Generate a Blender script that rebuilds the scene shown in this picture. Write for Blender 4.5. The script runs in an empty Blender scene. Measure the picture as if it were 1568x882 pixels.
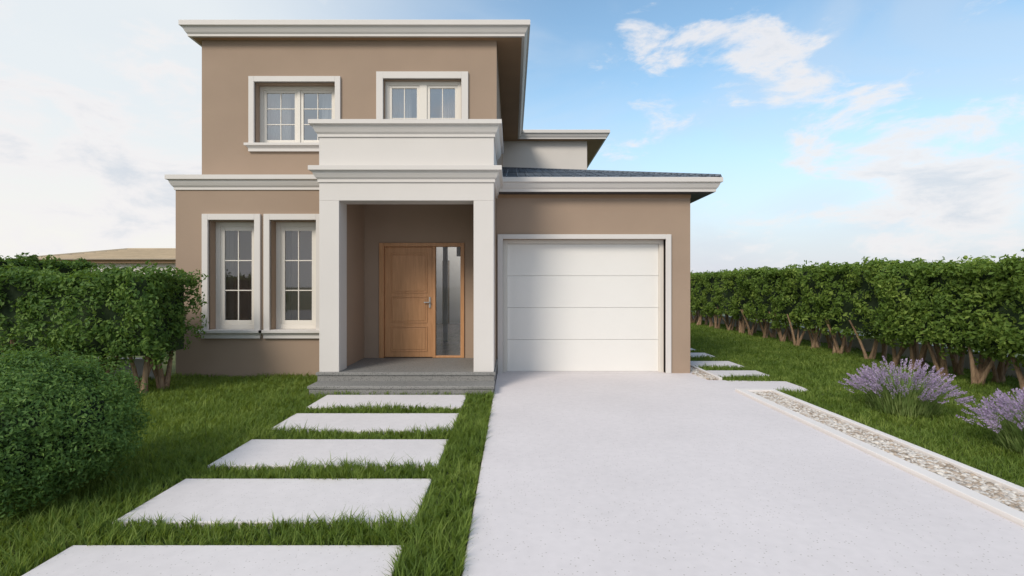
import bpy, bmesh, math, random
import numpy as np
from mathutils import Vector
random.seed(3); rng=np.random.default_rng(7)
S=bpy.context.scene
S.view_settings.view_transform='Standard'; S.view_settings.look='None'; S.view_settings.exposure=0

# ---------------------------------------------------------------- helpers
def link(o,parent=None):
    S.collection.objects.link(o)
    if parent: o.parent=parent
    return o
def empty(name):
    e=bpy.data.objects.new(name,None); return link(e)
def mesh_obj(name,verts,faces,mat,parent=None,smooth=False):
    me=bpy.data.meshes.new(name); me.from_pydata([tuple(v) for v in verts],[],faces); me.update()
    if mat: me.materials.append(mat)
    if smooth:
        for p in me.polygons: p.use_smooth=True
    return link(bpy.data.objects.new(name,me),parent)
def np_mesh(name,V,F,mat,parent=None):
    me=bpy.data.meshes.new(name); m,k=F.shape
    me.vertices.add(len(V)); me.vertices.foreach_set('co',V.astype(np.float32).ravel())
    me.loops.add(m*k); me.loops.foreach_set('vertex_index',F.astype(np.int32).ravel())
    me.polygons.add(m); me.polygons.foreach_set('loop_start',np.arange(0,m*k,k,dtype=np.int32))
    me.update(calc_edges=True); me.materials.append(mat)
    return link(bpy.data.objects.new(name,me),parent)
def boxes(name,lst,mat,parent=None,bevel=0.0):
    bm=bmesh.new()
    for (x0,x1,y0,y1,z0,z1) in lst:
        vs=[bm.verts.new(p) for p in [(x0,y0,z0),(x1,y0,z0),(x1,y1,z0),(x0,y1,z0),(x0,y0,z1),(x1,y0,z1),(x1,y1,z1),(x0,y1,z1)]]
        for f in [(0,3,2,1),(4,5,6,7),(0,1,5,4),(1,2,6,5),(2,3,7,6),(3,0,4,7)]:
            bm.faces.new([vs[i] for i in f])
    me=bpy.data.meshes.new(name); bm.to_mesh(me); bm.free(); me.materials.append(mat)
    o=link(bpy.data.objects.new(name,me),parent)
    if bevel>0:
        b=o.modifiers.new('b','BEVEL'); b.width=bevel; b.segments=2; b.limit_method='ANGLE'
    return o
def offset_poly(P,o):
    n=len(P); out=[]
    for i in range(n):
        p0=Vector(P[i-1]);p1=Vector(P[i]);p2=Vector(P[(i+1)%n])
        d1=(p1-p0).normalized(); d2=(p2-p1).normalized()
        n1=Vector((d1.y,-d1.x)); n2=Vector((d2.y,-d2.x))
        q=p1+(n1+n2)*o/(1+n1.dot(n2))
        out.append((q.x,q.y))
    return out
def mould(name,P,prof,mat,parent,cap=True):
    V=[];F=[];n=len(P)
    for (o,z) in prof:
        for (x,y) in offset_poly(P,o): V.append((x,y,z))
    for k in range(len(prof)-1):
        for i in range(n):
            j=(i+1)%n
            F.append((k*n+i,k*n+j,(k+1)*n+j,(k+1)*n+i))
    if cap:
        F.append(tuple(reversed(range(n)))); b=(len(prof)-1)*n
        F.append(tuple(b+i for i in range(n)))
    return mesh_obj(name,V,F,mat,parent)
def rect(x0,x1,y0,y1): return [(x0,y0),(x1,y0),(x1,y1),(x0,y1)]
def wall_y(name,y,t,x0,x1,z0,z1,ops,mat,parent):
    xs=sorted(set([x0,x1]+[o[0] for o in ops]+[o[1] for o in ops]))
    zs=sorted(set([z0,z1]+[o[2] for o in ops]+[o[3] for o in ops]))
    bm=bmesh.new(); cache={}
    def v(x,yy,z):
        k=(round(x,4),round(yy,4),round(z,4))
        if k not in cache: cache[k]=bm.verts.new((x,yy,z))
        return cache[k]
    def hole(i,k):
        if i<0 or k<0 or i>=len(xs)-1 or k>=len(zs)-1: return True
        cx=(xs[i]+xs[i+1])/2; cz=(zs[k]+zs[k+1])/2
        return any(o[0]<cx<o[1] and o[2]<cz<o[3] for o in ops)
    for i in range(len(xs)-1):
        for k in range(len(zs)-1):
            if hole(i,k): continue
            a,b,c,d=xs[i],xs[i+1],zs[k],zs[k+1]; y2=y+t
            bm.faces.new([v(a,y,c),v(b,y,c),v(b,y,d),v(a,y,d)])
            bm.faces.new([v(a,y2,d),v(b,y2,d),v(b,y2,c),v(a,y2,c)])
            if hole(i-1,k): bm.faces.new([v(a,y,c),v(a,y,d),v(a,y2,d),v(a,y2,c)])
            if hole(i+1,k): bm.faces.new([v(b,y,c),v(b,y2,c),v(b,y2,d),v(b,y,d)])
            if hole(i,k-1): bm.faces.new([v(a,y,c),v(a,y2,c),v(b,y2,c),v(b,y,c)])
            if hole(i,k+1): bm.faces.new([v(a,y,d),v(b,y,d),v(b,y2,d),v(a,y2,d)])
    me=bpy.data.meshes.new(name); bm.to_mesh(me); bm.free(); me.materials.append(mat)
    return link(bpy.data.objects.new(name,me),parent)

# ---------------------------------------------------------------- materials
def nodes(name):
    m=bpy.data.materials.new(name); m.use_nodes=True; nt=m.node_tree
    return m,nt,nt.nodes['Principled BSDF']
def plaster(name,c,rough=.85,var=.06,bump=.15,scale=60):
    m,nt,b=nodes(name); N=nt.nodes;L=nt.links
    tc=N.new('ShaderNodeTexCoord')
    n1=N.new('ShaderNodeTexNoise'); n1.inputs['Scale'].default_value=1.3; n1.inputs['Detail'].default_value=6
    n2=N.new('ShaderNodeTexNoise'); n2.inputs['Scale'].default_value=scale; n2.inputs['Detail'].default_value=4
    L.new(tc.outputs['Object'],n1.inputs['Vector']); L.new(tc.outputs['Object'],n2.inputs['Vector'])
    r=N.new('ShaderNodeValToRGB')
    r.color_ramp.elements[0].position=.3; r.color_ramp.elements[1].position=.7
    r.color_ramp.elements[0].color=(*[x*(1-var) for x in c],1); r.color_ramp.elements[1].color=(*[min(1,x*(1+var)) for x in c],1)
    L.new(n1.outputs['Fac'],r.inputs['Fac']); L.new(r.outputs['Color'],b.inputs['Base Color'])
    bp=N.new('ShaderNodeBump'); bp.inputs['Strength'].default_value=bump; bp.inputs['Distance'].default_value=.004
    L.new(n2.outputs['Fac'],bp.inputs['Height']); L.new(bp.outputs['Normal'],b.inputs['Normal'])
    b.inputs['Roughness'].default_value=rough; return m
def speckle(name,c,dark,rough=.8,scale=90,thr=.16,bump=.2):
    m,nt,b=nodes(name); N=nt.nodes;L=nt.links
    tc=N.new('ShaderNodeTexCoord')
    v=N.new('ShaderNodeTexVoronoi'); v.inputs['Scale'].default_value=scale
    n1=N.new('ShaderNodeTexNoise'); n1.inputs['Scale'].default_value=.9; n1.inputs['Detail'].default_value=7
    n2=N.new('ShaderNodeTexNoise'); n2.inputs['Scale'].default_value=14; n2.inputs['Detail'].default_value=8
    for q in (v,n1,n2): L.new(tc.outputs['Object'],q.inputs['Vector'])
    r=N.new('ShaderNodeValToRGB'); r.color_ramp.elements[0].position=.3; r.color_ramp.elements[1].position=.7
    r.color_ramp.elements[0].color=(*[x*.92 for x in c],1); r.color_ramp.elements[1].color=(*[x*1.06 for x in c],1)
    mx0=N.new('ShaderNodeMix'); mx0.data_type='FLOAT'; mx0.inputs[0].default_value=.45
    L.new(n1.outputs['Fac'],mx0.inputs[2]); L.new(n2.outputs['Fac'],mx0.inputs[3]); L.new(mx0.outputs[0],r.inputs['Fac'])
    lt=N.new('ShaderNodeMapRange'); lt.inputs['From Min'].default_value=thr; lt.inputs['From Max'].default_value=thr+.1
    lt.inputs['To Min'].default_value=1; lt.inputs['To Max'].default_value=0
    L.new(v.outputs['Distance'],lt.inputs['Value'])
    sp=N.new('ShaderNodeSeparateColor'); L.new(v.outputs['Color'],sp.inputs[0])
    gt=N.new('ShaderNodeMath'); gt.operation='GREATER_THAN'; gt.inputs[1].default_value=.55; L.new(sp.outputs[0],gt.inputs[0])
    mu=N.new('ShaderNodeMath'); mu.operation='MULTIPLY'; L.new(lt.outputs[0],mu.inputs[0]); L.new(gt.outputs[0],mu.inputs[1])
    mx=N.new('ShaderNodeMix'); mx.data_type='RGBA'; L.new(mu.outputs[0],mx.inputs[0])
    L.new(r.outputs['Color'],mx.inputs[6]); mx.inputs[7].default_value=(*dark,1)
    L.new(mx.outputs[2],b.inputs['Base Color'])
    bp=N.new('ShaderNodeBump'); bp.inputs['Strength'].default_value=bump; bp.inputs['Distance'].default_value=.003
    L.new(n2.outputs['Fac'],bp.inputs['Height']); L.new(bp.outputs['Normal'],b.inputs['Normal'])
    b.inputs['Roughness'].default_value=rough; return m
def foliage(name,c1,c2,c3,transl=.35,rough=.6):
    m,nt,b=nodes(name); N=nt.nodes;L=nt.links
    g=N.new('ShaderNodeNewGeometry'); tc=N.new('ShaderNodeTexCoord')
    r=N.new('ShaderNodeValToRGB'); r.color_ramp.elements[0].color=(*c1,1); r.color_ramp.elements[1].color=(*c3,1)
    e=r.color_ramp.elements.new(.55); e.color=(*c2,1)
    n=N.new('ShaderNodeTexNoise'); n.inputs['Scale'].default_value=1.6; n.inputs['Detail'].default_value=3
    L.new(tc.outputs['Object'],n.inputs['Vector'])
    mx=N.new('ShaderNodeMath'); mx.operation='MULTIPLY_ADD'; mx.inputs[1].default_value=.6
    ad=N.new('ShaderNodeMath'); ad.operation='MULTIPLY_ADD'; ad.inputs[1].default_value=1.3; ad.inputs[2].default_value=-.38
    L.new(n.outputs['Fac'],ad.inputs[0]); L.new(g.outputs['Random Per Island'],mx.inputs[0]); L.new(ad.outputs[0],mx.inputs[2])
    L.new(mx.outputs[0],r.inputs['Fac']); L.new(r.outputs['Color'],b.inputs['Base Color'])
    b.inputs['Roughness'].default_value=rough; b.inputs['Specular IOR Level'].default_value=.3
    t=N.new('ShaderNodeBsdfTranslucent'); hs=N.new('ShaderNodeMix'); hs.data_type='RGBA'; hs.inputs[0].default_value=.5
    L.new(r.outputs['Color'],hs.inputs[6]); hs.inputs[7].default_value=(c3[0]*1.3,c3[1]*1.3,c3[2]*.6,1)
    L.new(hs.outputs[2],t.inputs['Color'])
    ms=N.new('ShaderNodeMixShader'); ms.inputs[0].default_value=transl
    L.new(b.outputs[0],ms.inputs[1]); L.new(t.outputs[0],ms.inputs[2]); L.new(ms.outputs[0],N['Material Output'].inputs['Surface'])
    return m
def simple(name,c,rough=.5):
    return plaster(name,c,rough,.04,.05,25)
def wood(name,c1,c2,rough=.45,sc=(14,14,1.2)):
    m,nt,b=nodes(name); N=nt.nodes;L=nt.links
    tc=N.new('ShaderNodeTexCoord'); mp=N.new('ShaderNodeMapping'); mp.inputs['Scale'].default_value=sc
    n=N.new('ShaderNodeTexNoise'); n.inputs['Scale'].default_value=2.2; n.inputs['Detail'].default_value=8; n.inputs['Distortion'].default_value=.6
    r=N.new('ShaderNodeValToRGB'); r.color_ramp.elements[0].position=.3; r.color_ramp.elements[1].position=.7
    r.color_ramp.elements[0].color=(*c1,1); r.color_ramp.elements[1].color=(*c2,1)
    L.new(tc.outputs['Object'],mp.inputs[0]); L.new(mp.outputs[0],n.inputs['Vector']); L.new(n.outputs['Fac'],r.inputs['Fac'])
    L.new(r.outputs['Color'],b.inputs['Base Color']); b.inputs['Roughness'].default_value=rough; return m
def glass(name,fac):
    m,nt,b=nodes(name); N=nt.nodes;L=nt.links; N.remove(b)
    t=N.new('ShaderNodeBsdfTransparent'); t.inputs[0].default_value=(.92,.94,.94,1)
    g=N.new('ShaderNodeBsdfGlossy'); g.inputs['Roughness'].default_value=.02; g.inputs['Color'].default_value=(.9,.95,1,1)
    f=N.new('ShaderNodeFresnel'); f.inputs[0].default_value=1.45
    a=N.new('ShaderNodeMath'); a.operation='ADD'; a.inputs[1].default_value=fac; L.new(f.outputs[0],a.inputs[0])
    ms=N.new('ShaderNodeMixShader'); L.new(a.outputs[0],ms.inputs[0]); L.new(t.outputs[0],ms.inputs[1]); L.new(g.outputs[0],ms.inputs[2])
    L.new(ms.outputs[0],N['Material Output'].inputs['Surface']); return m

M_wall=plaster('beige_render',(.335,.247,.183),.9,.045,.25,90)
M_white=plaster('white_trim_paint',(.63,.60,.575),.6,.02,.05,50)
M_rear=plaster('offwhite_render',(.66,.62,.58),.9,.03,.2,80)
M_door=plaster('garage_door_paint',(.75,.735,.705),.4,.015,.03,40)
M_soffit=plaster('brown_soffit',(.34,.21,.12),.7,.06,.1,30)
M_dark=simple('dark_roof_edge',(.05,.05,.055),.6)
M_concrete=speckle('pale_exposed_concrete',(.68,.635,.64),(.42,.38,.36),.85,38,.12)
M_paver=speckle('paver_concrete',(.67,.63,.63),(.45,.42,.40),.85,45,.12)
M_granite=speckle('grey_granite_step',(.22,.215,.205),(.09,.09,.09),.7,70,.35)
M_kerb=plaster('white_kerb_concrete',(.74,.70,.68),.8,.03,.2,60)
M_wall2=plaster('boundary_wall_render',(.52,.50,.50),.9,.06,.2,40)
M_bounce=plaster('bounce_paving',(.30,.29,.28),.9,.1,.3,30)  # pale surface of the street added to bounce light
M_wood=wood('oak_door_wood',(.43,.215,.09),(.54,.285,.135))
M_floorw=wood('hall_floor_wood',(.34,.29,.25),(.48,.41,.35),.25,(6,1,6))
M_inner=simple('interior_paint',(.60,.46,.37),.9)
M_innerw=simple('interior_white_paint',(.84,.82,.80),.9)
M_frame=plaster('window_frame_pvc',(.70,.66,.60),.45,.01,.02,30)
M_glass=glass('window_glass',.10); M_glass2=glass('upper_window_glass',.30); M_glass3=glass('sidelight_clear_glass',0.0)
M_metal=simple('brushed_metal',(.45,.45,.44),.3)
M_curtain=plaster('curtain_cloth',(.7,.68,.66),.95,.05,.3,20)
M_bark=wood('bark',(.16,.10,.06),(.36,.25,.16),.95,(20,20,4))
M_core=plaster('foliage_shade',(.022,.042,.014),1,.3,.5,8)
M_hedgeR=foliage('hedge_leaves_sunlit',(.062,.118,.022),(.135,.225,.042),(.28,.38,.08),.42)  # right hedge's warm sunlight is put into these brighter leaf colours
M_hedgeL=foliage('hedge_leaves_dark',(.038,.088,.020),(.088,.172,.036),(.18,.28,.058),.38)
M_bush=foliage('bush_leaves',(.045,.10,.028),(.10,.195,.048),(.19,.30,.07),.38)
M_grass=foliage('grass_blades',(.075,.130,.022),(.145,.222,.038),(.27,.345,.075),.45)
M_lavleaf=foliage('lavender_stems',(.10,.17,.05),(.18,.27,.08),(.30,.37,.14),.3)
M_lav=foliage('lavender_flowers',(.27,.20,.36),(.42,.33,.53),(.60,.50,.68),.3)

m,nt,b=nodes('lawn_soil'); N=nt.nodes;L=nt.links
tc=N.new('ShaderNodeTexCoord'); n=N.new('ShaderNodeTexNoise'); n.inputs['Scale'].default_value=3; n.inputs['Detail'].default_value=8
r=N.new('ShaderNodeValToRGB'); r.color_ramp.elements[0].position=.35;r.color_ramp.elements[1].position=.7
r.color_ramp.elements[0].color=(.045,.070,.018,1); r.color_ramp.elements[1].color=(.11,.13,.038,1)
L.new(tc.outputs['Object'],n.inputs['Vector']); L.new(n.outputs['Fac'],r.inputs['Fac']); L.new(r.outputs['Color'],b.inputs['Base Color']); b.inputs['Roughness'].default_value=1
M_soil=m

m,nt,b=nodes('slate_blue_roof_tiles'); N=nt.nodes;L=nt.links
tc=N.new('ShaderNodeTexCoord'); br=N.new('ShaderNodeTexBrick'); br.inputs['Scale'].default_value=3
br.inputs['Color1'].default_value=(.085,.105,.13,1); br.inputs['Color2'].default_value=(.13,.15,.18,1); br.inputs['Mortar'].default_value=(.025,.03,.035,1)
L.new(tc.outputs['Object'],br.inputs['Vector']); L.new(br.outputs['Color'],b.inputs['Base Color']); b.inputs['Roughness'].default_value=.5
bp=N.new('ShaderNodeBump'); bp.inputs['Distance'].default_value=.03; L.new(br.outputs['Fac'],bp.inputs['Height']); bp.invert=True; L.new(bp.outputs['Normal'],b.inputs['Normal'])
M_tiles=m
m,nt,b=nodes('gravel_stones'); N=nt.nodes;L=nt.links
g=N.new('ShaderNodeNewGeometry'); r=N.new('ShaderNodeValToRGB')
r.color_ramp.elements[0].color=(.22,.18,.14,1); r.color_ramp.elements[1].color=(.66,.62,.57,1)
e=r.color_ramp.elements.new(.3); e.color=(.42,.34,.27,1)
e=r.color_ramp.elements.new(.6); e.color=(.52,.49,.46,1)
L.new(g.outputs['Random Per Island'],r.inputs['Fac']); L.new(r.outputs['Color'],b.inputs['Base Color']); b.inputs['Roughness'].default_value=.7
M_gravel=m
M_gravbed=plaster('gravel_bed',(.28,.24,.2),.95,.2,.4,60)

# ---------------------------------------------------------------- ground
mesh_obj('ground',[(-600,-600,-.012),(600,-600,-.012),(600,900,-.012),(-600,900,-.012)],[(0,1,2,3)],M_soil)
mesh_obj('bounce_street',[(-300,-16,-.006),(300,-16,-.006),(300,-6.02,-.006),(-300,-6.02,-.006)],[(0,1,2,3)],M_bounce)  # unseen street added behind the camera for bounce light and window reflections
P=[(-.285,-6),(3.36,-6),(3.36,7.74),(4.40,7.74),(4.52,7.80),(4.55,8.0),(4.55,8.5),(3.3,8.62),(3.3,9.55),(-.27,9.55),(-.27,7.45)]
mould('driveway',P,[(0,-.05),(0,.012),(-.008,.02)],M_concrete,None)
path=empty('paver_path')
y=7.38
k=0
while y>-3:
    boxes('paver_slab_%d'%k,[(-2.66+random.uniform(-.01,.01),-.65,y-.77,y,-.03,.034)],M_paver,path,.008); k+=1
    y-=1.07
spath=empty('side_paver_path')
for i,(a,b_) in enumerate([(8.90,9.55),(9.98,10.75),(11.3,12.1),(12.6,13.4),(13.9,14.7),(15.2,16),(16.5,17.3)]):
    boxes('side_slab_%d'%i,[(3.62,4.55,a,b_,-.03,.028)],M_paver,spath,.008)
gs=empty('gravel_border')
boxes('kerbs',[(3.365,3.49,-6,7.60,-.05,.055),(3.85,3.93,-6,7.60,-.05,.055),(3.365,3.93,7.602,7.72,-.05,.055)],M_kerb,gs,.006)
boxes('gravel_bed',[(3.492,3.848,-6,7.60,-.05,.005)],M_gravbed,gs)
def pebbles(name,x0,x1,y0,y1,n,z,parent,r0=.012,r1=.03):
    ico=bmesh.new(); bmesh.ops.create_icosphere(ico,subdivisions=1,radius=1)
    bv=np.array([v.co[:] for v in ico.verts]); bf=np.array([[v.index for v in f.verts] for f in ico.faces]); ico.free()
    c=np.stack([rng.uniform(x0,x1,n),rng.uniform(y0,y1,n),rng.uniform(z,z+.012,n)],1)
    s=rng.uniform(r0,r1,(n,1))*np.stack([rng.uniform(.8,1.4,n),rng.uniform(.8,1.4,n),rng.uniform(.5,.8,n)],1)
    V=bv[None]*(1+rng.uniform(-.15,.15,(n,len(bv),1)))*s[:,None,:]
    a=rng.uniform(0,6.28,n); ca,sa=np.cos(a)[:,None],np.sin(a)[:,None]
    X=V[:,:,0]*ca-V[:,:,1]*sa; Y=V[:,:,0]*sa+V[:,:,1]*ca
    V=np.stack([X,Y,V[:,:,2]],2)+c[:,None,:]
    F=(bf[None]+(np.arange(n)*len(bv))[:,None,None]).reshape(-1,3)
    return np_mesh(name,V.reshape(-1,3),F,M_gravel,parent)
pebbles('gravel',3.505,3.838,1.5,7.59,6500,.012,gs)
gs2=empty('side_gravel_border')
boxes('side_kerb',[(3.50,3.56,8.66,16,-.05,.05)],M_kerb,gs2,.005)
boxes('side_gravel_bed',[(3.24,3.498,8.66,16,-.05,.004)],M_gravbed,gs2)
pebbles('side_gravel',3.26,3.48,8.68,13,1500,.01,gs2)
boxes('boundary_wall',[(8.62,8.74,-6,34,-.05,.38)],M_wall2,None,.01)
boxes('boundary_wall',[(-14,-5.95,8.62,8.72,-.05,.38)],M_wall2,None,.01)

# ---------------------------------------------------------------- house (U-shape with an unseen rear courtyard, added to let daylight in)
H=empty('two_storey_house')
BK=21.0
opA=(-5.297,-4.487,.835,2.753); opB=(-4.222,-3.412,.835,2.753)
wall_y('wing_front_wall',8.95,.3,-5.88,-2.96,0,3.29,[opA,opB],M_wall,H)
boxes('wing_side_wall',[(-5.88,-5.63,9.252,BK,0,3.29)],M_wall,H)
cor=[(0,0),(.02,0),(.02,.04),(.045,.07),(.07,.12),(.08,.155),(.115,.17),(.115,.245),(.09,.25)]
mould('wing_cornice',[(-5.88,8.95),(-2.97,8.95),(-2.97,12.0),(-5.2,12.0),(-5.2,BK),(-5.88,BK)],[(o,3.28+z) for o,z in cor],M_white,H)
opC=(-4.771,-3.275,4.235,5.38); opD=(-2.385,-.935,3.5,5.44)
wall_y('upper_front_wall',9.5,.3,-5.756,-.285,3.3,6.17,[opC,opD],M_wall,H)
boxes('upper_side_wall',[(-.535,-.285,9.802,16.1,3.3,6.17)],M_wall,H)
boxes('upper_left_wall',[(-5.756,-5.5,9.802,BK,3.3,6.17)],M_wall,H)
boxes('added_courtyard_front_wall',[(-5.45,-.54,12.15,12.3,3.06,6.15)],M_innerw,H)  # unseen wall of the courtyard added for daylight
boxes('rear_upper_wall',[(-.53,2.36,16.1,16.35,3.3,6.24),(2.11,2.36,16.352,BK,3.3,6.24)],M_rear,H)
RP=[(-5.90,9.36),(.21,9.36),(.21,15.87),(2.90,15.87),(2.90,BK+.3),(-.50,BK+.3),(-.50,12.45),(-5.3,12.45),(-5.3,BK+.3),(-5.90,BK+.3)]  # rear notch in the roof outline, added so sky light reaches the hall
rp=[(0,6.16),(.02,6.16),(.02,6.195),(.045,6.225),(.07,6.275),(.08,6.305),(.12,6.32),(.12,6.405),(.10,6.42)]
mould('upper_roof_cornice',RP,rp,M_white,H)
mesh_obj('upper_soffit',[(x,y,6.157) for x,y in offset_poly(RP,-.03)],[tuple(reversed(range(len(RP))))],M_soffit,H)
mould('upper_roof_covering',offset_poly(RP,.02),[(0,6.421),(-.15,6.44)],M_tiles,H)
gop=(-.166,2.785,.02,2.45)
wall_y('garage_front_wall',9.29,.3,-.284,3.235,0,3.27,[gop],M_wall,H)
boxes('garage_side_wall',[(2.985,3.235,9.592,18,0,3.27),(-.284,-.04,9.592,18,0,3.27)],M_wall,H)
GP=rect(-.27,3.60,9.10,18.2)
gp=[(0,0),(.02,0),(.02,.04),(.045,.07),(.07,.12),(.075,.145),(.11,.16),(.11,.235),(.09,.245)]
mould('garage_cornice',GP,[(o,3.275+z) for o,z in gp],M_white,H)
boxes('garage_soffit',[(-.26,3.59,9.11,18.1,3.262,3.274)],M_dark,H)
boxes('garage_under_cornice_strip',[(-.25,3.24,9.272,9.289,3.20,3.26)],M_soffit,H)
zt=3.522; t=.265; ex=3.68; ey=9.02
run=ex+.285
V=[(-.283,ey,zt),(ex,ey,zt),(ex,18.2,zt),(-.283,18.2,zt),(-.283,ey+run,zt+t*run),(-.283,18.2-run,zt+t*run)]
mesh_obj('garage_tile_roof',V,[(0,1,4),(1,2,5,4),(2,3,5)],M_tiles,H)
Vr=[];Fr=[]
def course(p,q,h=.018,w=.03):
    p=Vector(p);q=Vector(q);b0=len(Vr); d=(q-p).normalized()
    up=Vector((0,0,h)); 
    s=d.cross(Vector((0,0,1))).normalized()*w
    for a in (p,q):
        Vr.extend([a-s,a+up,a+s])
    Fr.extend([(b0,b0+1,b0+4,b0+3),(b0+1,b0+2,b0+5,b0+4),(b0,b0+2,b0+1),(b0+3,b0+4,b0+5)])
k=.35
while k<run-.1:
    z=zt+t*k
    course((-.28,ey+k,z),(ex-k,ey+k,z)); course((ex-k,ey+k,z),(ex-k,17.5,z)); k+=.35
x=-.1
while x<ex-.1:
    course((x,ey+.02,zt),(x,ey+(ex-x),zt+t*(ex-x)),.022,.025); x+=.2
course((ex,ey,zt),(-.28,ey+run,zt+t*run),.05,.06)
mesh_obj('garage_roof_tile_courses',Vr,Fr,M_tiles,H)

boxes('garage_door_surround',[(-.262,-.166,9.25,9.40,0.02,2.536),(2.785,2.882,9.25,9.40,0.02,2.536),(-.166,2.785,9.25,9.40,2.452,2.536)],M_white,H,.006)
boxes('garage_door_inner_frame',[(-.1655,-.09,9.402,9.60,.02,2.4495),(2.71,2.7845,9.402,9.60,.02,2.4495),(-.09,2.71,9.402,9.60,2.38,2.4495)],M_frame,H,.004)
zz=.024; hp=(2.378-.024)/4; pn=[]
for i in range(4):
    pn.append((-.089,2.709,9.46,9.505,zz+i*hp+.0025,zz+(i+1)*hp-.0025))
boxes('garage_door_panels',pn,M_door,H,.005)
boxes('garage_door_backing',[(-.088,2.708,9.478,9.52,.025,2.377)],M_door,H)
boxes('garage_threshold',[(-.166,2.785,9.30,9.56,0.0,.0235)],M_concrete,H)

def window(x0,x1,z0,z1,y,cols,rows,fw,gl,sashes=1,mw=.09,name='window'):
    fr=[];gls=[]
    fr+= [(x0,x0+fw*.55,y,y+.07,z0,z1),(x1-fw*.55,x1,y,y+.07,z0,z1),(x0+fw*.55,x1-fw*.55,y,y+.07,z1-fw*.55,z1),(x0+fw*.55,x1-fw*.55,y,y+.07,z0,z0+fw*.55)]
    ix0,ix1,iz0,iz1=x0+fw*.55+.001,x1-fw*.55-.001,z0+fw*.55+.001,z1-fw*.55-.001
    w=(ix1-ix0-(sashes-1)*mw)/sashes
    for s in range(sashes):
        a=ix0+s*(w+mw); b_=a+w; sf=fw*.45
        yy=y+.015
        fr+=[(a,a+sf,yy,yy+.05,iz0,iz1),(b_-sf,b_,yy,yy+.05,iz0,iz1),(a+sf,b_-sf,yy,yy+.05,iz0,iz0+sf),(a+sf,b_-sf,yy,yy+.05,iz1-sf,iz1)]
        if s<sashes-1: fr.append((b_+.001,b_+mw-.001,y-.005,y+.07,iz0,iz1))
        gx0,gx1,gz0,gz1=a+sf,b_-sf,iz0+sf,iz1-sf
        gls.append((gx0,gx1,gz0,gz1))
        for c in range(1,cols):
            xc=gx0+(gx1-gx0)*c/cols; fr.append((xc-.009,xc+.009,yy+.008,yy+.03,gz0,gz1))
        for r_ in range(1,rows):
            zc=gz0+(gz1-gz0)*r_/rows; fr.append((gx0,gx1,yy+.010,yy+.028,zc-.009,zc+.009))
    boxes(name+'_frame',fr,M_frame,H,.003)
    V=[];F=[]
    for (a,b_,c,d) in gls:
        n=len(V); V+=[(a,y+.036,c),(b_,y+.036,c),(b_,y+.036,d),(a,y+.036,d)]; F.append((n,n+1,n+2,n+3))
    mesh_obj(name+'_glass',V,F,gl,H)
def surround(x0,x1,z0,z1,y,w,sill=True,name='window'):
    p=.045
    l=[(x0-w,x0,y-p,y+.02,z0,z1+w),(x1,x1+w,y-p,y+.02,z0,z1+w),(x0,x1,y-p,y+.02,z1,z1+w)]
    boxes(name+'_surround',l,M_white,H,.004)
    l=[(x0,x0+.012,y+.021,y+.20,z0,z1),(x1-.012,x1,y+.021,y+.20,z0,z1),(x0+.012,x1-.012,y+.021,y+.20,z1-.012,z1)]
    boxes(name+'_reveal',l,M_wall,H)
    if sill:
        a,b_=(x0-w-.05,x1+w+.05)
        mould(name+'_sill',rect(a+.05,b_-.05,y-.05,y+.205),[(-.02,z0-.145),(0,z0-.145),(0,z0-.09),(.03,z0-.05),(.055,z0-.045),(.055,z0-.002),(.045,z0+.002)],M_white,H)
for op,nm in ((opA,'lower_window_left'),(opB,'lower_window_right')):
    surround(op[0],op[1],op[2],op[3],8.95,.103,name=nm)
    window(op[0]+.013,op[1]-.013,op[2]+.003,op[3]-.013,9.13,2,3,.15,M_glass,name=nm)
surround(opC[0],opC[1],opC[2],opC[3],9.5,.1,name='upper_window')
window(opC[0]+.013,opC[1]-.013,opC[2]+.003,opC[3]-.013,9.66,2,3,.12,M_glass2,2,.06,name='upper_window')
surround(opD[0],opD[1],opD[2],opD[3],9.5,.125,sill=False,name='balcony_door')
window(opD[0]+.013,opD[1]-.013,opD[2]+.003,opD[3]-.013,9.58,2,3,.12,M_glass2,2,.14,name='balcony_door')
def room(name,x0,x1,y0,y1,z0,z1,mat,floor,back=True):
    V=[(x0,y0,z0),(x1,y0,z0),(x1,y1,z0),(x0,y1,z0),(x0,y0,z1),(x1,y0,z1),(x1,y1,z1),(x0,y1,z1)]
    F=[(4,5,6,7),(0,3,7,4),(1,2,6,5)]
    if back: F.append((3,2,6,7))
    mesh_obj(name+'_walls',V,F,mat,H)
    mesh_obj(name+'_floor',[(x0,y0,z0+.003),(x1,y0,z0+.003),(x1,y1,z0+.003),(x0,y1,z0+.003)],[(0,1,2,3)],floor,H)
room('living_room',-5.6,-3.0,9.26,12.1,.3,3.05,M_inner,M_floorw,False)
room('bedroom',-5.45,-.6,9.81,11.6,3.6,5.95,M_innerw,M_floorw)
def curtain(name,x0,x1,y,z0,z1,mat):
    n=60; V=[];F=[]
    for i in range(n+1):
        x=x0+(x1-x0)*i/n; yy=y+.03*math.sin(i*1.1)+.012*math.sin(i*2.7)
        V+=[(x,yy,z0),(x,yy,z1)]
    F=[(2*i,2*i+2,2*i+3,2*i+1) for i in range(n)]
    mesh_obj(name,V,F,mat,H,True)
curtain('bedroom_curtain_a',-4.76,-4.3,9.98,3.62,5.7,M_curtain)
curtain('bedroom_curtain_b',-3.7,-3.2,9.98,3.62,5.7,M_curtain)
curtain('bedroom_curtain_c',-2.4,-1.95,9.95,3.62,5.7,M_curtain)
curtain('bedroom_curtain_d',-1.4,-.9,9.95,3.62,5.7,M_curtain)
curtain('living_curtain_a',-5.5,-5.15,9.5,.32,2.9,M_inner)
curtain('living_curtain_b',-4.35,-4.1,9.5,.32,2.9,M_inner)
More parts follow.
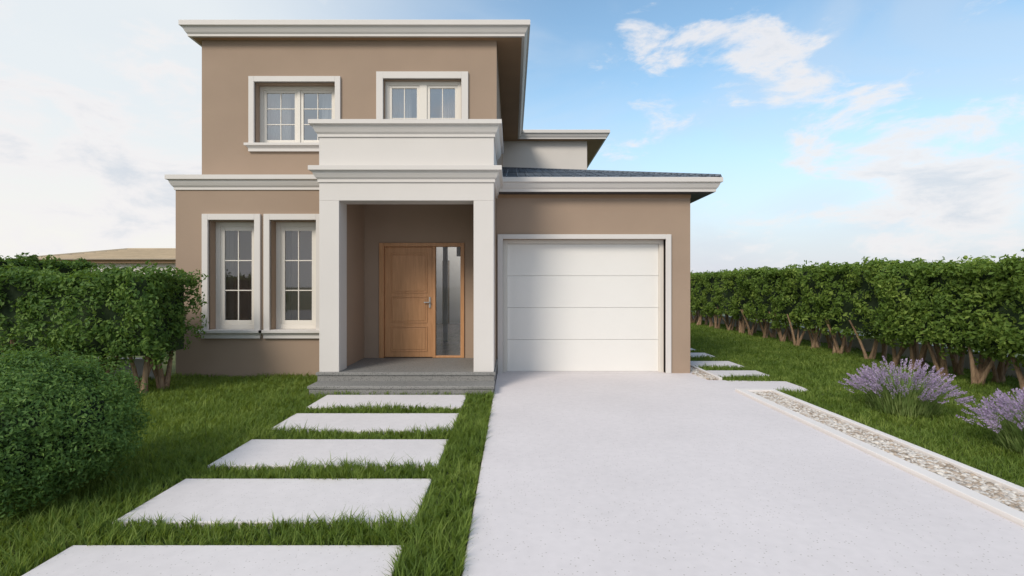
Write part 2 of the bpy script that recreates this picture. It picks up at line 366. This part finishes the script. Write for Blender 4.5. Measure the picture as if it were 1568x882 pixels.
boxes('dining_sideboard',[(-5.4,-3.2,17.2,17.7,.29,1.25)],M_wood,H,.01)

dop=(-2.436,-.876,.28,2.392)
wall_y('entry_back_wall',9.41,.2,-2.71,-.45,.0,3.2,[dop],M_wall,H)
boxes('entry_side_walls',[(-2.957,-2.71,8.235,9.6,.281,3.2),(-.46,-.288,8.235,9.6,.281,3.2)],M_wall,H)
boxes('entry_ceiling',[(-2.95,-.29,8.24,9.6,3.201,3.27)],M_white,H)
boxes('portico_columns',[(-2.96,-2.655,7.86,8.23,.28,2.913),(-.59,-.28,7.86,8.23,.28,2.913)],M_white,H,.006)
boxes('portico_beam',[(-2.96,-.28,7.86,8.23,2.913,3.20),(-2.96,-2.70,8.232,8.94,3.19,3.25)],M_white,H,.004)
PR=rect(-2.96,-.28,7.86,9.49)
mp_=[(-.01,3.19),(.02,3.192),(.02,3.235),(.045,3.262),(.07,3.31),(.08,3.345),(.125,3.36),(.125,3.425),(.105,3.432),(-.01,3.436)]
mould('portico_lower_moulding',PR,mp_,M_white,H)
boxes('balcony_parapet',[(-2.96,-.28,7.86,8.02,3.437,3.885),(-2.96,-2.80,8.022,9.49,3.437,3.885),(-.44,-.28,8.022,9.49,3.437,3.885)],M_white,H)
def ringm(name,PO,PI,prof,mat):
    V=[];F=[];n=4
    rows=[offset_poly(PO,o) for o,z in prof]+[PI,PI]
    zs=[z for o,z in prof]+[prof[-1][1],prof[0][1]]
    for P_,z in zip(rows,zs): V+=[(x,y,z) for x,y in P_]
    K=len(rows)
    for k in range(K):
        for i in range(n):
            j=(i+1)%n; k2=(k+1)%K
            F.append((k*n+i,k*n+j,k2*n+j,k2*n+i))
    mesh_obj(name,V,F,mat,H)
ringm('portico_top_moulding',rect(-2.96,-.28,7.86,9.40),rect(-2.80,-.44,8.02,9.39),
  [(0,3.886),(.02,3.886),(.02,3.925),(.045,3.955),(.07,4.01),(.08,4.045),(.125,4.06),(.125,4.122),(.105,4.13)],M_white)
mould('entry_platform',rect(-2.975,-.275,7.83,9.45),[(0,-.05),(0,.235),(.02,.24),(.02,.272),(.012,.28)],M_granite,H)
mould('entry_step',rect(-2.95,-.275,7.44,7.82),[(0,-.05),(0,.105),(.018,.11),(.018,.142),(.01,.15)],M_granite,H)
d=9.41
boxes('door_frame',[(-2.436,-2.35,d-.03,d+.12,.283,2.392),(-.945,-.876,d-.03,d+.12,.283,2.392),(-2.35,-.945,d-.03,d+.12,2.325,2.392),(-1.46,-1.405,d-.01,d+.10,.283,2.325),(-1.405,-.945,d-.01,d+.10,.283,.32)],M_wood,H,.006)
lx0,lx1=-2.345,-1.463
boxes('door_leaf',[(lx0,lx1,d+.045,d+.08,.292,2.32)],M_wood,H)
pan=[];fr=[]
for (za,zb) in ((1.50,2.18),(.95,1.38),(.42,.83)):
    pan+= [(lx0+.14,lx1-.14,d+.036,d+.044,za+.01,zb-.01)]
    a,b_=lx0+.10,lx1-.10
    fr+=[(a,a+.02,d+.032,d+.044,za-.03,zb+.03),(b_-.02,b_,d+.032,d+.044,za-.03,zb+.03),(a+.02,b_-.02,d+.032,d+.044,zb+.01,zb+.03),(a+.02,b_-.02,d+.032,d+.044,za-.03,za-.01)]
boxes('door_leaf_panels',pan,M_wood,H,.006)
boxes('door_leaf_beads',fr,M_wood,H,.004)
boxes('door_handle',[(-1.53,-1.50,d+.022,d+.044,1.20,1.40),(-1.62,-1.50,d-.01,d+.008,1.29,1.31),(-1.53,-1.51,d-.01,d+.022,1.29,1.31)],M_metal,H,.004)
mesh_obj('sidelight_glass',[(-1.405,d+.05,.32),(-.945,d+.05,.32),(-.945,d+.05,2.325),(-1.405,d+.05,2.325)],[(0,1,2,3)],M_glass3,H)
# hall, open at its far end to the courtyard added to brighten it
boxes('hall_floor',[(-2.95,-.54,9.62,20.8,.18,.284),(-5.55,-2.952,12.12,20.8,.15,.283)],M_floorw,H)
boxes('hall_side_walls',[(-2.9,-2.62,9.62,12.1,.285,2.9),(-.59,-.54,9.62,20.8,.285,3.6)],M_innerw,H)
boxes('hall_ceiling',[(-2.9,-.54,9.62,12.14,2.901,2.95)],M_innerw,H)
boxes('hall_door_jambs',[(-1.62,-1.52,12.0,12.12,.285,2.9),(-1.30,-.60,12.0,12.12,2.3,2.9)],M_innerw,H,.004)
boxes('hall_cupboard',[(-.98,-.60,10.6,11.9,.286,2.25)],M_innerw,H,.006)
boxes('added_courtyard_back_wall_white',[(-2.2,-.60,18.0,18.1,.285,4.6),(-2.98,-2.45,18.0,18.1,.285,4.6),(-2.45,-2.2,18.0,18.1,2.5,4.6)],M_innerw,H)  # wall of the added courtyard, a bright backdrop for the sidelight
boxes('added_courtyard_back_wall_beige',[(-5.55,-2.982,18.0,18.1,.285,4.6)],M_inner,H)  # wall of the added courtyard, a bright backdrop for the lower windows
boxes('added_courtyard_inner_door',[(-2.449,-2.201,18.03,18.07,.286,2.499)],M_floorw,H)
wall_y('rear_wall',20.9,.1,-5.62,-.53,0,3.0,[(-5.0,-1.2,.05,2.5)],M_wall,H)

# ---------------------------------------------------------------- neighbour house
NH=empty('neighbour_house')
M_nroof=plaster('tan_roof_tiles',(.42,.33,.22),.8,.1,.5,12)
boxes('neighbour_walls',[(-25,-17.3,27,34,0,2.8)],M_rear,NH)
boxes('neighbour_fascia',[(-25.3,-17.0,26.7,34.3,2.8,2.98)],M_soffit,NH)
nv=[(-25.5,26.5,2.98),(-16.8,26.5,2.98),(-16.8,34.5,2.98),(-25.5,34.5,2.98),(-22.9,30.5,3.76),(-19.2,30.5,3.76)]
mesh_obj('neighbour_roof',nv,[(0,1,5,4),(1,2,5),(2,3,4,5),(3,0,4)],M_nroof,NH)
Vr=[];Fr=[]
for i in range(1,9):
    f=i/9; a=Vector(nv[0]).lerp(Vector(nv[4]),f); b_=Vector(nv[1]).lerp(Vector(nv[5]),f); course(a,b_,.05,.05)
for a,b_ in ((0,4),(1,5),(4,5),(2,5)): course(nv[a],nv[b_],.10,.10)
mesh_obj('neighbour_roof_ridges',Vr,Fr,M_nroof,NH)

# ---------------------------------------------------------------- foliage
def leaves(name,C,Nn,size,mat,parent,spread=.7,aspect=.5):
    n=len(C)
    nr=Nn+rng.normal(0,spread,(n,3)); nr/=np.linalg.norm(nr,axis=1)[:,None]+1e-9
    a=rng.normal(0,1,(n,3)); a[:,2]+=.3; tdir=a-(a*nr).sum(1)[:,None]*nr; tdir/=np.linalg.norm(tdir,axis=1)[:,None]+1e-9
    bt=np.cross(nr,tdir)
    s=(size*rng.uniform(.65,1.3,n))[:,None]
    p0=C-tdir*s*.5; p2=C+tdir*s*.5-nr*s*.12; p1=C-bt*s*aspect*.5+nr*s*.08-tdir*s*.05; p3=C+bt*s*aspect*.5+nr*s*.08-tdir*s*.05
    V=np.stack([p0,p1,p2,p3],1).reshape(-1,3)
    i=np.arange(n)*4
    F=np.stack([i,i+1,i+2,i,i+2,i+3],1).reshape(-1,3)
    return np_mesh(name,V,F,mat,parent)
def clumps(centers,outn,per,rad):
    n=len(centers)
    d=rng.normal(0,1,(n,per,3)); d/=np.linalg.norm(d,axis=2)[:,:,None]
    dot=(d*outn[:,None,:]).sum(2); d=np.where((dot<-.25)[:,:,None],-d,d)
    r=rad[:,None]*rng.uniform(.55,1.08,(n,per))
    C=centers[:,None,:]+d*r[:,:,None]
    return C.reshape(-1,3),d.reshape(-1,3)
def bumps(u,v):
    return .07*np.sin(u*2.1+1.3*np.sin(v*1.7))+.05*np.sin(u*4.7+v*3.1+2)+.04*np.sin(v*6.3-u*2.2)
def hedge(name,x0,x1,y0,y1,z0,z1,mat,faces,dens,per,leaf,stem_step=.9):
    root=empty(name)
    cs=[];ns=[]
    def add(P,nv):
        cs.append(P); ns.append(np.tile(np.array(nv,float),(len(P),1)))
    lx,ly,lz=x1-x0,y1-y0,z1-z0
    for f in faces:
        if f in('x0','x1'):
            n=int(ly*lz*dens); u=rng.uniform(y0,y1,n); v=rng.uniform(z0,z1,n); s=-1 if f=='x0' else 1
            X=(x0 if s<0 else x1)+s*(bumps(u,v)+rng.normal(0,.035,n)-.10); 
            e=np.clip((v-z0)/.35,0,1); X-=s*(1-e)**2*.25
            e=np.clip((z1-v)/.2,0,1); X-=s*(1-e)**2*.10
            add(np.stack([X,u,v+bumps(u,u*0)*.4],1),(s,0,.15))
        elif f in('y0','y1'):
            n=int(lx*lz*dens); u=rng.uniform(x0,x1,n); v=rng.uniform(z0,z1,n); s=-1 if f=='y0' else 1
            Y=(y0 if s<0 else y1)+s*(bumps(u,v)+rng.normal(0,.035,n)-.10)
            e=np.clip((v-z0)/.35,0,1); Y-=s*(1-e)**2*.25
            add(np.stack([u,Y,v],1),(0,s,.15))
        else:
            n=int(lx*ly*dens); u=rng.uniform(x0,x1,n); v=rng.uniform(y0,y1,n)
            Z=z1-.10+bumps(v,u)*.5+rng.normal(0,.025,n)
            add(np.stack([u,v,Z],1),(0,0,1))
    C=np.concatenate(cs);Nn=np.concatenate(ns)
    rad=rng.uniform(.09,.17,len(C))
    L_,D_=clumps(C,Nn,per,rad)
    D_=D_+np.repeat(Nn,per,0)*.5
    leaves('leaves',L_,D_,leaf,mat,root)
    k=len(C)//6; idx=rng.integers(0,len(C),k)
    sp=C[idx]+Nn[idx]*rng.uniform(.10,.20,(k,1)); sp=np.repeat(sp,5,0)+rng.normal(0,.03,(k*5,3))
    leaves('shoots',sp,np.repeat(Nn[idx],5,0),leaf,mat,root,1.0)
    i=.24
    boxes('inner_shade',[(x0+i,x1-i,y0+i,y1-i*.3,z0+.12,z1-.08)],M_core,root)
    V=[];F=[]
    def limb(p,q,r0,r1,seg=5):
        p=Vector(p);q=Vector(q);d=(q-p).normalized();s=d.orthogonal().normalized();t_=d.cross(s)
        prev=None
        K=4
        for j in range(K+1):
            f=j/K; c=p.lerp(q,f)+Vector((math.sin(f*3+p.x*9)*.02,math.cos(f*4+p.y*7)*.02,0)); r_=r0+(r1-r0)*f
            ids=[]
            for a in range(seg):
                an=a*2*math.pi/seg; ids.append(len(V)); V.append(c+(s*math.cos(an)+t_*math.sin(an))*r_*(1.25 if j==0 else 1))
            if prev:
                for a in range(seg): F.append((prev[a],prev[(a+1)%seg],ids[(a+1)%seg],ids[a]))
            prev=ids
    along='y' if ly>lx else 'x'
    L0,L1=(y0,y1) if along=='y' else (x0,x1)
    t_=L0+.25
    while t_<L1:
        for row in (.35,.65):
            bx,by=(x0+lx*row,t_) if along=='y' else (t_,y0+ly*row)
            bx+=random.uniform(-.1,.1); by+=random.uniform(-.15,.15)
            for q in range(random.randint(3,5)):
                a=random.uniform(0,6.28); rr=random.uniform(.15,.4)
                limb((bx+random.uniform(-.06,.06),by+random.uniform(-.06,.06),-.02),(bx+rr*math.cos(a),by+rr*math.sin(a),z0+.35),random.uniform(.03,.05),.018,6)
        t_+=stem_step*random.uniform(.8,1.2)
    mesh_obj('stems',V,F,M_bark,root,True)
    return root
hedge('hedge',7.10,8.3,4.4,9.9,.50,1.94,M_hedgeR,('x0','top','y0'),50,38,.075,.6)
hedge('hedge',7.28,8.4,9.9,27,.50,2.06,M_hedgeR,('x0','top','y0'),27,26,.09,.9)
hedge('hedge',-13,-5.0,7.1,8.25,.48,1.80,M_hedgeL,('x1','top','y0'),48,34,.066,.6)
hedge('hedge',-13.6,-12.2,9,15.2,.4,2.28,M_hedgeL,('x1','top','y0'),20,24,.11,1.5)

def bush(name,cx,cy,rx,rz,mat,n,per,leaf):
    root=empty(name)
    d=rng.normal(0,1,(n,3)); d/=np.linalg.norm(d,axis=1)[:,None]; d[:,2]=np.where(d[:,2]<-.75,-d[:,2],d[:,2])
    lump=1+.09*np.sin(d[:,0]*7+1)*np.cos(d[:,1]*6)+.06*np.sin(d[:,2]*11+d[:,0]*5)
    C=np.array([cx,cy,rz*.98])+d*np.array([rx,rx,rz])*(lump*rng.uniform(.78,.99,n))[:,None]
    C[:,2]=np.maximum(C[:,2],.05)
    L_,D_=clumps(C,d,per,rng.uniform(.05,.1,n))
    leaves('leaves',L_,D_+np.repeat(d,per,0)*.6,leaf,mat,root,.6,.42)
    k=n//2; dd=d[:k]; sp=np.array([cx,cy,rz])+dd*np.array([rx,rx,rz])*rng.uniform(.98,1.12,(k,1)); sp=np.repeat(sp,6,0)+rng.normal(0,.022,(k*6,3))
    sp[:,2]=np.maximum(sp[:,2],.02)
    leaves('shoots',sp,np.repeat(dd,6,0),leaf,mat,root,1,.4)
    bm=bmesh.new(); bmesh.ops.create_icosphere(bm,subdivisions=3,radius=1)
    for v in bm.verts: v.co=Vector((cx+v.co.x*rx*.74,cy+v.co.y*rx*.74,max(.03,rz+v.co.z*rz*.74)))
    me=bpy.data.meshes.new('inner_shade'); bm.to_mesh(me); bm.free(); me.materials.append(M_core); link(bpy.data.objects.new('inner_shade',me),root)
bush('round_bush',-3.72,3.85,.74,.53,M_bush,1500,34,.032)

# ---------------------------------------------------------------- grass
def grass(name,regs,h0,h1,parent=None):
    Ps=[];Ss=[]
    for (x0,x1,y0,y1,dens) in regs:
        yy=y0
        while yy<y1:
            ye=min(y1,yy+1.0); dist=max(2.0,(yy+ye)/2)
            dn=dens*min(1,(4.5/dist)**1.1)
            xa,xb=max(x0,-(ye*1.08+.6)),min(x1,ye*1.08+.6)
            if xb>xa:
                n=int((xb-xa)*(ye-yy)*dn)
                Ps.append(np.stack([rng.uniform(xa,xb,n),rng.uniform(yy,ye,n)],1)); Ss.append(np.full(n,max(1,(dist/4.5)**.8)))
            yy=ye
    P_=np.concatenate(Ps);sc=np.concatenate(Ss); n=len(P_)
    cell=.055; q=np.floor(P_/cell); hsh=np.abs(np.sin(q[:,0]*127.1+q[:,1]*311.7)*43758.5453)%1; hs2=np.abs(np.sin(q[:,0]*269.5+q[:,1]*183.3)*43758.5453)%1
    ctr=(q+np.stack([hsh,hs2],1))*cell; P_=P_*.65+ctr*.35
    pat=(.85+.22*np.sin(P_[:,0]*3.1+np.sin(P_[:,1]*2.3))*np.cos(P_[:,1]*2.7+1))*(.7+.6*hsh)
    h=rng.uniform(h0,h1,n)*pat*rng.choice([1,1,1,1.3],n); w=.0036*sc*rng.uniform(.7,1.3,n)
    a=rng.normal(0,1.1,n)+hs2*6.283; ln=h*rng.uniform(.2,1.1,n)
    dx,dy=np.cos(a),np.sin(a); b=a+1.57+rng.normal(0,.4,n); wx,wy=np.cos(b)*w,np.sin(b)*w
    z=np.zeros(n)-.008
    B=np.stack([P_[:,0],P_[:,1],z],1); W=np.stack([wx,wy,0*w],1)
    Mi=B+np.stack([dx*ln*.32,dy*ln*.32,h*.62],1); T=B+np.stack([dx*ln,dy*ln,h],1)
    V=np.stack([B-W,B+W,Mi+W*.8,Mi-W*.8,T],1).reshape(-1,3); i=np.arange(n)*5
    F=np.stack([i,i+1,i+2,i,i+2,i+3,i+3,i+2,i+4],1).reshape(-1,3)
    return np_mesh(name,V,F,M_grass,parent)
D0=5200
regs=[(-16,-2.665,1.6,7.42,D0),(-16,-2.98,7.42,8.95,D0),(-.655,-.275,1.6,7.42,D0*1.5)]
y=7.38
while y>1.0:
    regs.append((-2.68,-.645,y-1.075,y-.765,D0*1.4)); y-=1.07
regs.append((-2.66,-.645,7.375,7.43,D0))
grass('lawn_grass',regs,.052,.10)
regs=[(3.93,8.8,1.6,7.73,D0*.9),(4.55,8.8,7.73,9.6,D0*.9),(4.54,8.8,9.6,24,D0*.8)]
for a,b_ in ((8.50,8.91),(9.54,9.99),(10.74,11.31),(12.09,12.61),(13.39,13.91),(14.7,15.2)):
    regs.append((3.58,4.56,a,b_,D0*1.2))
grass('lawn_grass',regs,.045,.085)

# ---------------------------------------------------------------- lavender
def lavender(name,cx,cy,R,Hh,n):
    root=empty(name)
    V=[];F=[];V2=[];F2=[]
    for i in range(n):
        a=random.uniform(0,6.283); tl=random.uniform(0,1)**.6
        bx,by=cx+math.cos(a)*R*.25*tl,cy+math.sin(a)*R*.25*tl
        r_=R*(.25+.75*tl)*random.uniform(.8,1.05); h=Hh*(1-.45*tl**2)*random.uniform(.66,1.1)
        tip=Vector((cx+math.cos(a)*r_,cy+math.sin(a)*r_,h)); base=Vector((bx,by,0)); mid=base.lerp(tip,.5)+Vector((0,0,h*.13))
        wv=Vector((-math.sin(a),math.cos(a),0))*.0045
        k=len(V); V+=[base-wv,base+wv,mid-wv,mid+wv,tip-wv*.6,tip+wv*.6]; F+=[(k,k+1,k+3,k+2),(k+2,k+3,k+5,k+4)]
        d=(tip-mid).normalized(); L_=random.uniform(.08,.14)
        s=d.orthogonal().normalized(); t_=d.cross(s)
        for j in range(8):
            f=j/7; c=tip+d*L_*(f-.35); rr=.012*(1-.55*f)
            for q in range(3):
                an=random.uniform(0,6.283); o=s*math.cos(an)+t_*math.sin(an)
                p=c+o*rr; k=len(V2); e=d*.010; g_=o.cross(d)*.008
                V2+=[p-e,p+g_+o*.006,p+e+o*.007,p-g_+o*.006]; F2.append((k,k+1,k+2,k+3))
    for i in range(n*10):
        a=random.uniform(0,6.283); tl=random.random()**.5; r_=R*.8*tl
        b0=Vector((cx+math.cos(a)*r_*.75,cy+math.sin(a)*r_*.75,random.uniform(0,Hh*.6*(1-.4*tl))))
        q=b0+Vector((math.cos(a)*.08*random.uniform(.3,1.3),math.sin(a)*.08*random.uniform(.3,1.3),random.uniform(.06,.16)))
        wv=Vector((-math.sin(a+random.uniform(-1,1)),math.cos(a),0))*.005
        k=len(V); V+=[b0-wv,b0+wv,(b0+q)/2+wv,q,(b0+q)/2-wv]; F.append((k,k+1,k+2,k+3,k+4))
    mesh_obj('stems_and_leaves',V,F,M_lavleaf,root); mesh_obj('flower_spikes',V2,F2,M_lav,root)
lavender('lavender_plant',4.90,6.42,.60,.58,260)
lavender('lavender_plant',5.06,4.80,.60,.55,260)

# ---------------------------------------------------------------- sky + sun
el=math.radians(36); az=math.radians(-148)
sd=Vector((math.sin(az)*math.cos(el),math.cos(az)*math.cos(el),math.sin(el)))
W=bpy.data.worlds.new('World'); S.world=W; W.use_nodes=True; nt=W.node_tree; N=nt.nodes;L=nt.links
bg=N['Background']; bg.inputs['Strength'].default_value=.135
sk=N.new('ShaderNodeTexSky'); sk.sky_type='NISHITA'; sk.sun_disc=False; sk.sun_elevation=el; sk.sun_rotation=az; sk.air_density=1.2; sk.dust_density=.6; sk.ozone_density=1.5
tc=N.new('ShaderNodeTexCoord'); sx=N.new('ShaderNodeSeparateXYZ'); L.new(tc.outputs['Generated'],sx.inputs[0])
def mth(op,a,b=None,c=None):
    n=N.new('ShaderNodeMath'); n.operation=op
    for i,v in enumerate((a,b,c)):
        if v is None: continue
        if isinstance(v,(int,float)): n.inputs[i].default_value=v
        else: L.new(v,n.inputs[i])
    return n.outputs[0]
def mr(v,a,b,c=0,d=1):
    n=N.new('ShaderNodeMapRange'); n.interpolation_type='SMOOTHSTEP'
    L.new(v,n.inputs['Value']); n.inputs['From Min'].default_value=a; n.inputs['From Max'].default_value=b; n.inputs['To Min'].default_value=c; n.inputs['To Max'].default_value=d
    return n.outputs[0]
def mixc(f,a,b):
    n=N.new('ShaderNodeMix'); n.data_type='RGBA'
    if isinstance(f,(int,float)): n.inputs[0].default_value=f
    else: L.new(f,n.inputs[0])
    for i,v in ((6,a),(7,b)):
        if isinstance(v,tuple): n.inputs[i].default_value=(*v,1)
        else: L.new(v,n.inputs[i])
    return n.outputs[2]
mp=N.new('ShaderNodeMapping'); mp.inputs['Scale'].default_value=(1,1,2.3); mp.inputs['Location'].default_value=(1.7,.4,.3); L.new(tc.outputs['Generated'],mp.inputs[0])
n1=N.new('ShaderNodeTexNoise'); n1.inputs['Scale'].default_value=7.5; n1.inputs['Detail'].default_value=10; n1.inputs['Roughness'].default_value=.62; n1.inputs['Distortion'].default_value=.3
L.new(mp.outputs[0],n1.inputs['Vector'])
n2=N.new('ShaderNodeTexNoise'); n2.inputs['Scale'].default_value=2.4; n2.inputs['Detail'].default_value=6; n2.inputs['Distortion'].default_value=.8
L.new(mp.outputs[0],n2.inputs['Vector'])
def bank(x,y,z,r,amp):
    v=Vector((x,y,z)).normalized()
    dn=N.new('ShaderNodeVectorMath'); dn.operation='DISTANCE'; L.new(tc.outputs['Generated'],dn.inputs[0]); dn.inputs[1].default_value=v
    return mr(dn.outputs['Value'],r,0,0,amp)
banks=[(.27,1,.46,.12,.22),(.46,1,.50,.13,.23),(.55,1,.44,.10,.19),(.62,1,.30,.15,.18),(.90,1,.30,.18,.18),(.23,1,.27,.11,.19),(.80,1,.17,.16,.15),
       (-.80,1,.28,.32,.20),(-.62,1,.20,.16,.12),(-.5,-1,.5,.8,.2),(.7,-1,.6,.6,.15)]
acc=None
for bk in banks:
    o=bank(*bk); acc=o if acc is None else mth('ADD',acc,o)
lowband=mr(sx.outputs[2],.24,.08,0,.09)
dens=mth('ADD',mth('ADD',n1.outputs['Fac'],acc),lowband)
puff=mr(dens,.59,.78,0,.88)
thin=mr(n2.outputs['Fac'],.40,.70,0,.42)
left=mr(sx.outputs[0],.12,-.50,0,.90)
behind=mr(sx.outputs[1],.15,-.4,0,.75)  # unseen sky behind the camera, whitened to add light on the facade
haze=mr(sx.outputs[2],.38,.0,0,.92)
def uni(a,b):
    return mth('SUBTRACT',1,mth('MULTIPLY',mth('SUBTRACT',1,a),mth('SUBTRACT',1,b)))
soft=uni(uni(left,haze),uni(thin,behind))
bl=N.new('ShaderNodeMix'); bl.data_type='RGBA'; bl.blend_type='MULTIPLY'; bl.inputs[0].default_value=1
L.new(sk.outputs[0],bl.inputs[6]); bl.inputs[7].default_value=(1.35,1.50,1.45,1)
lf=mr(sx.outputs[0],.25,-.55,0,1)
lowr=mixc(mr(sx.outputs[2],.02,.34),(4.9,5.05,5.85),(4.6,5.4,6.4))
softcol=mixc(lf,lowr,mixc(mr(sx.outputs[2],.02,.30),(6.9,6.75,6.45),(6.3,6.6,6.75)))
base=mixc(soft,bl.outputs[2],softcol)
ctone=mixc(mr(dens,.72,.96),(6.7,6.55,6.6),(5.0,5.35,5.85))
fin=mixc(puff,base,ctone)
L.new(fin,bg.inputs['Color'])

sl=bpy.data.lights.new('sun','SUN'); sl.energy=2.6; sl.angle=math.radians(20); sl.color=(1,.91,.79)
so=link(bpy.data.objects.new('sun',sl)); so.rotation_euler=(-sd).to_track_quat('-Z','Y').to_euler()

# ---------------------------------------------------------------- camera
cd=bpy.data.cameras.new('camera'); cd.lens=18; cd.sensor_width=36; cd.shift_y=-.0019; cd.clip_end=3000; cd.clip_start=.05
co=link(bpy.data.objects.new('camera',cd)); co.location=(0,0,1.6); co.rotation_euler=(math.radians(90),0,0)
S.camera=co
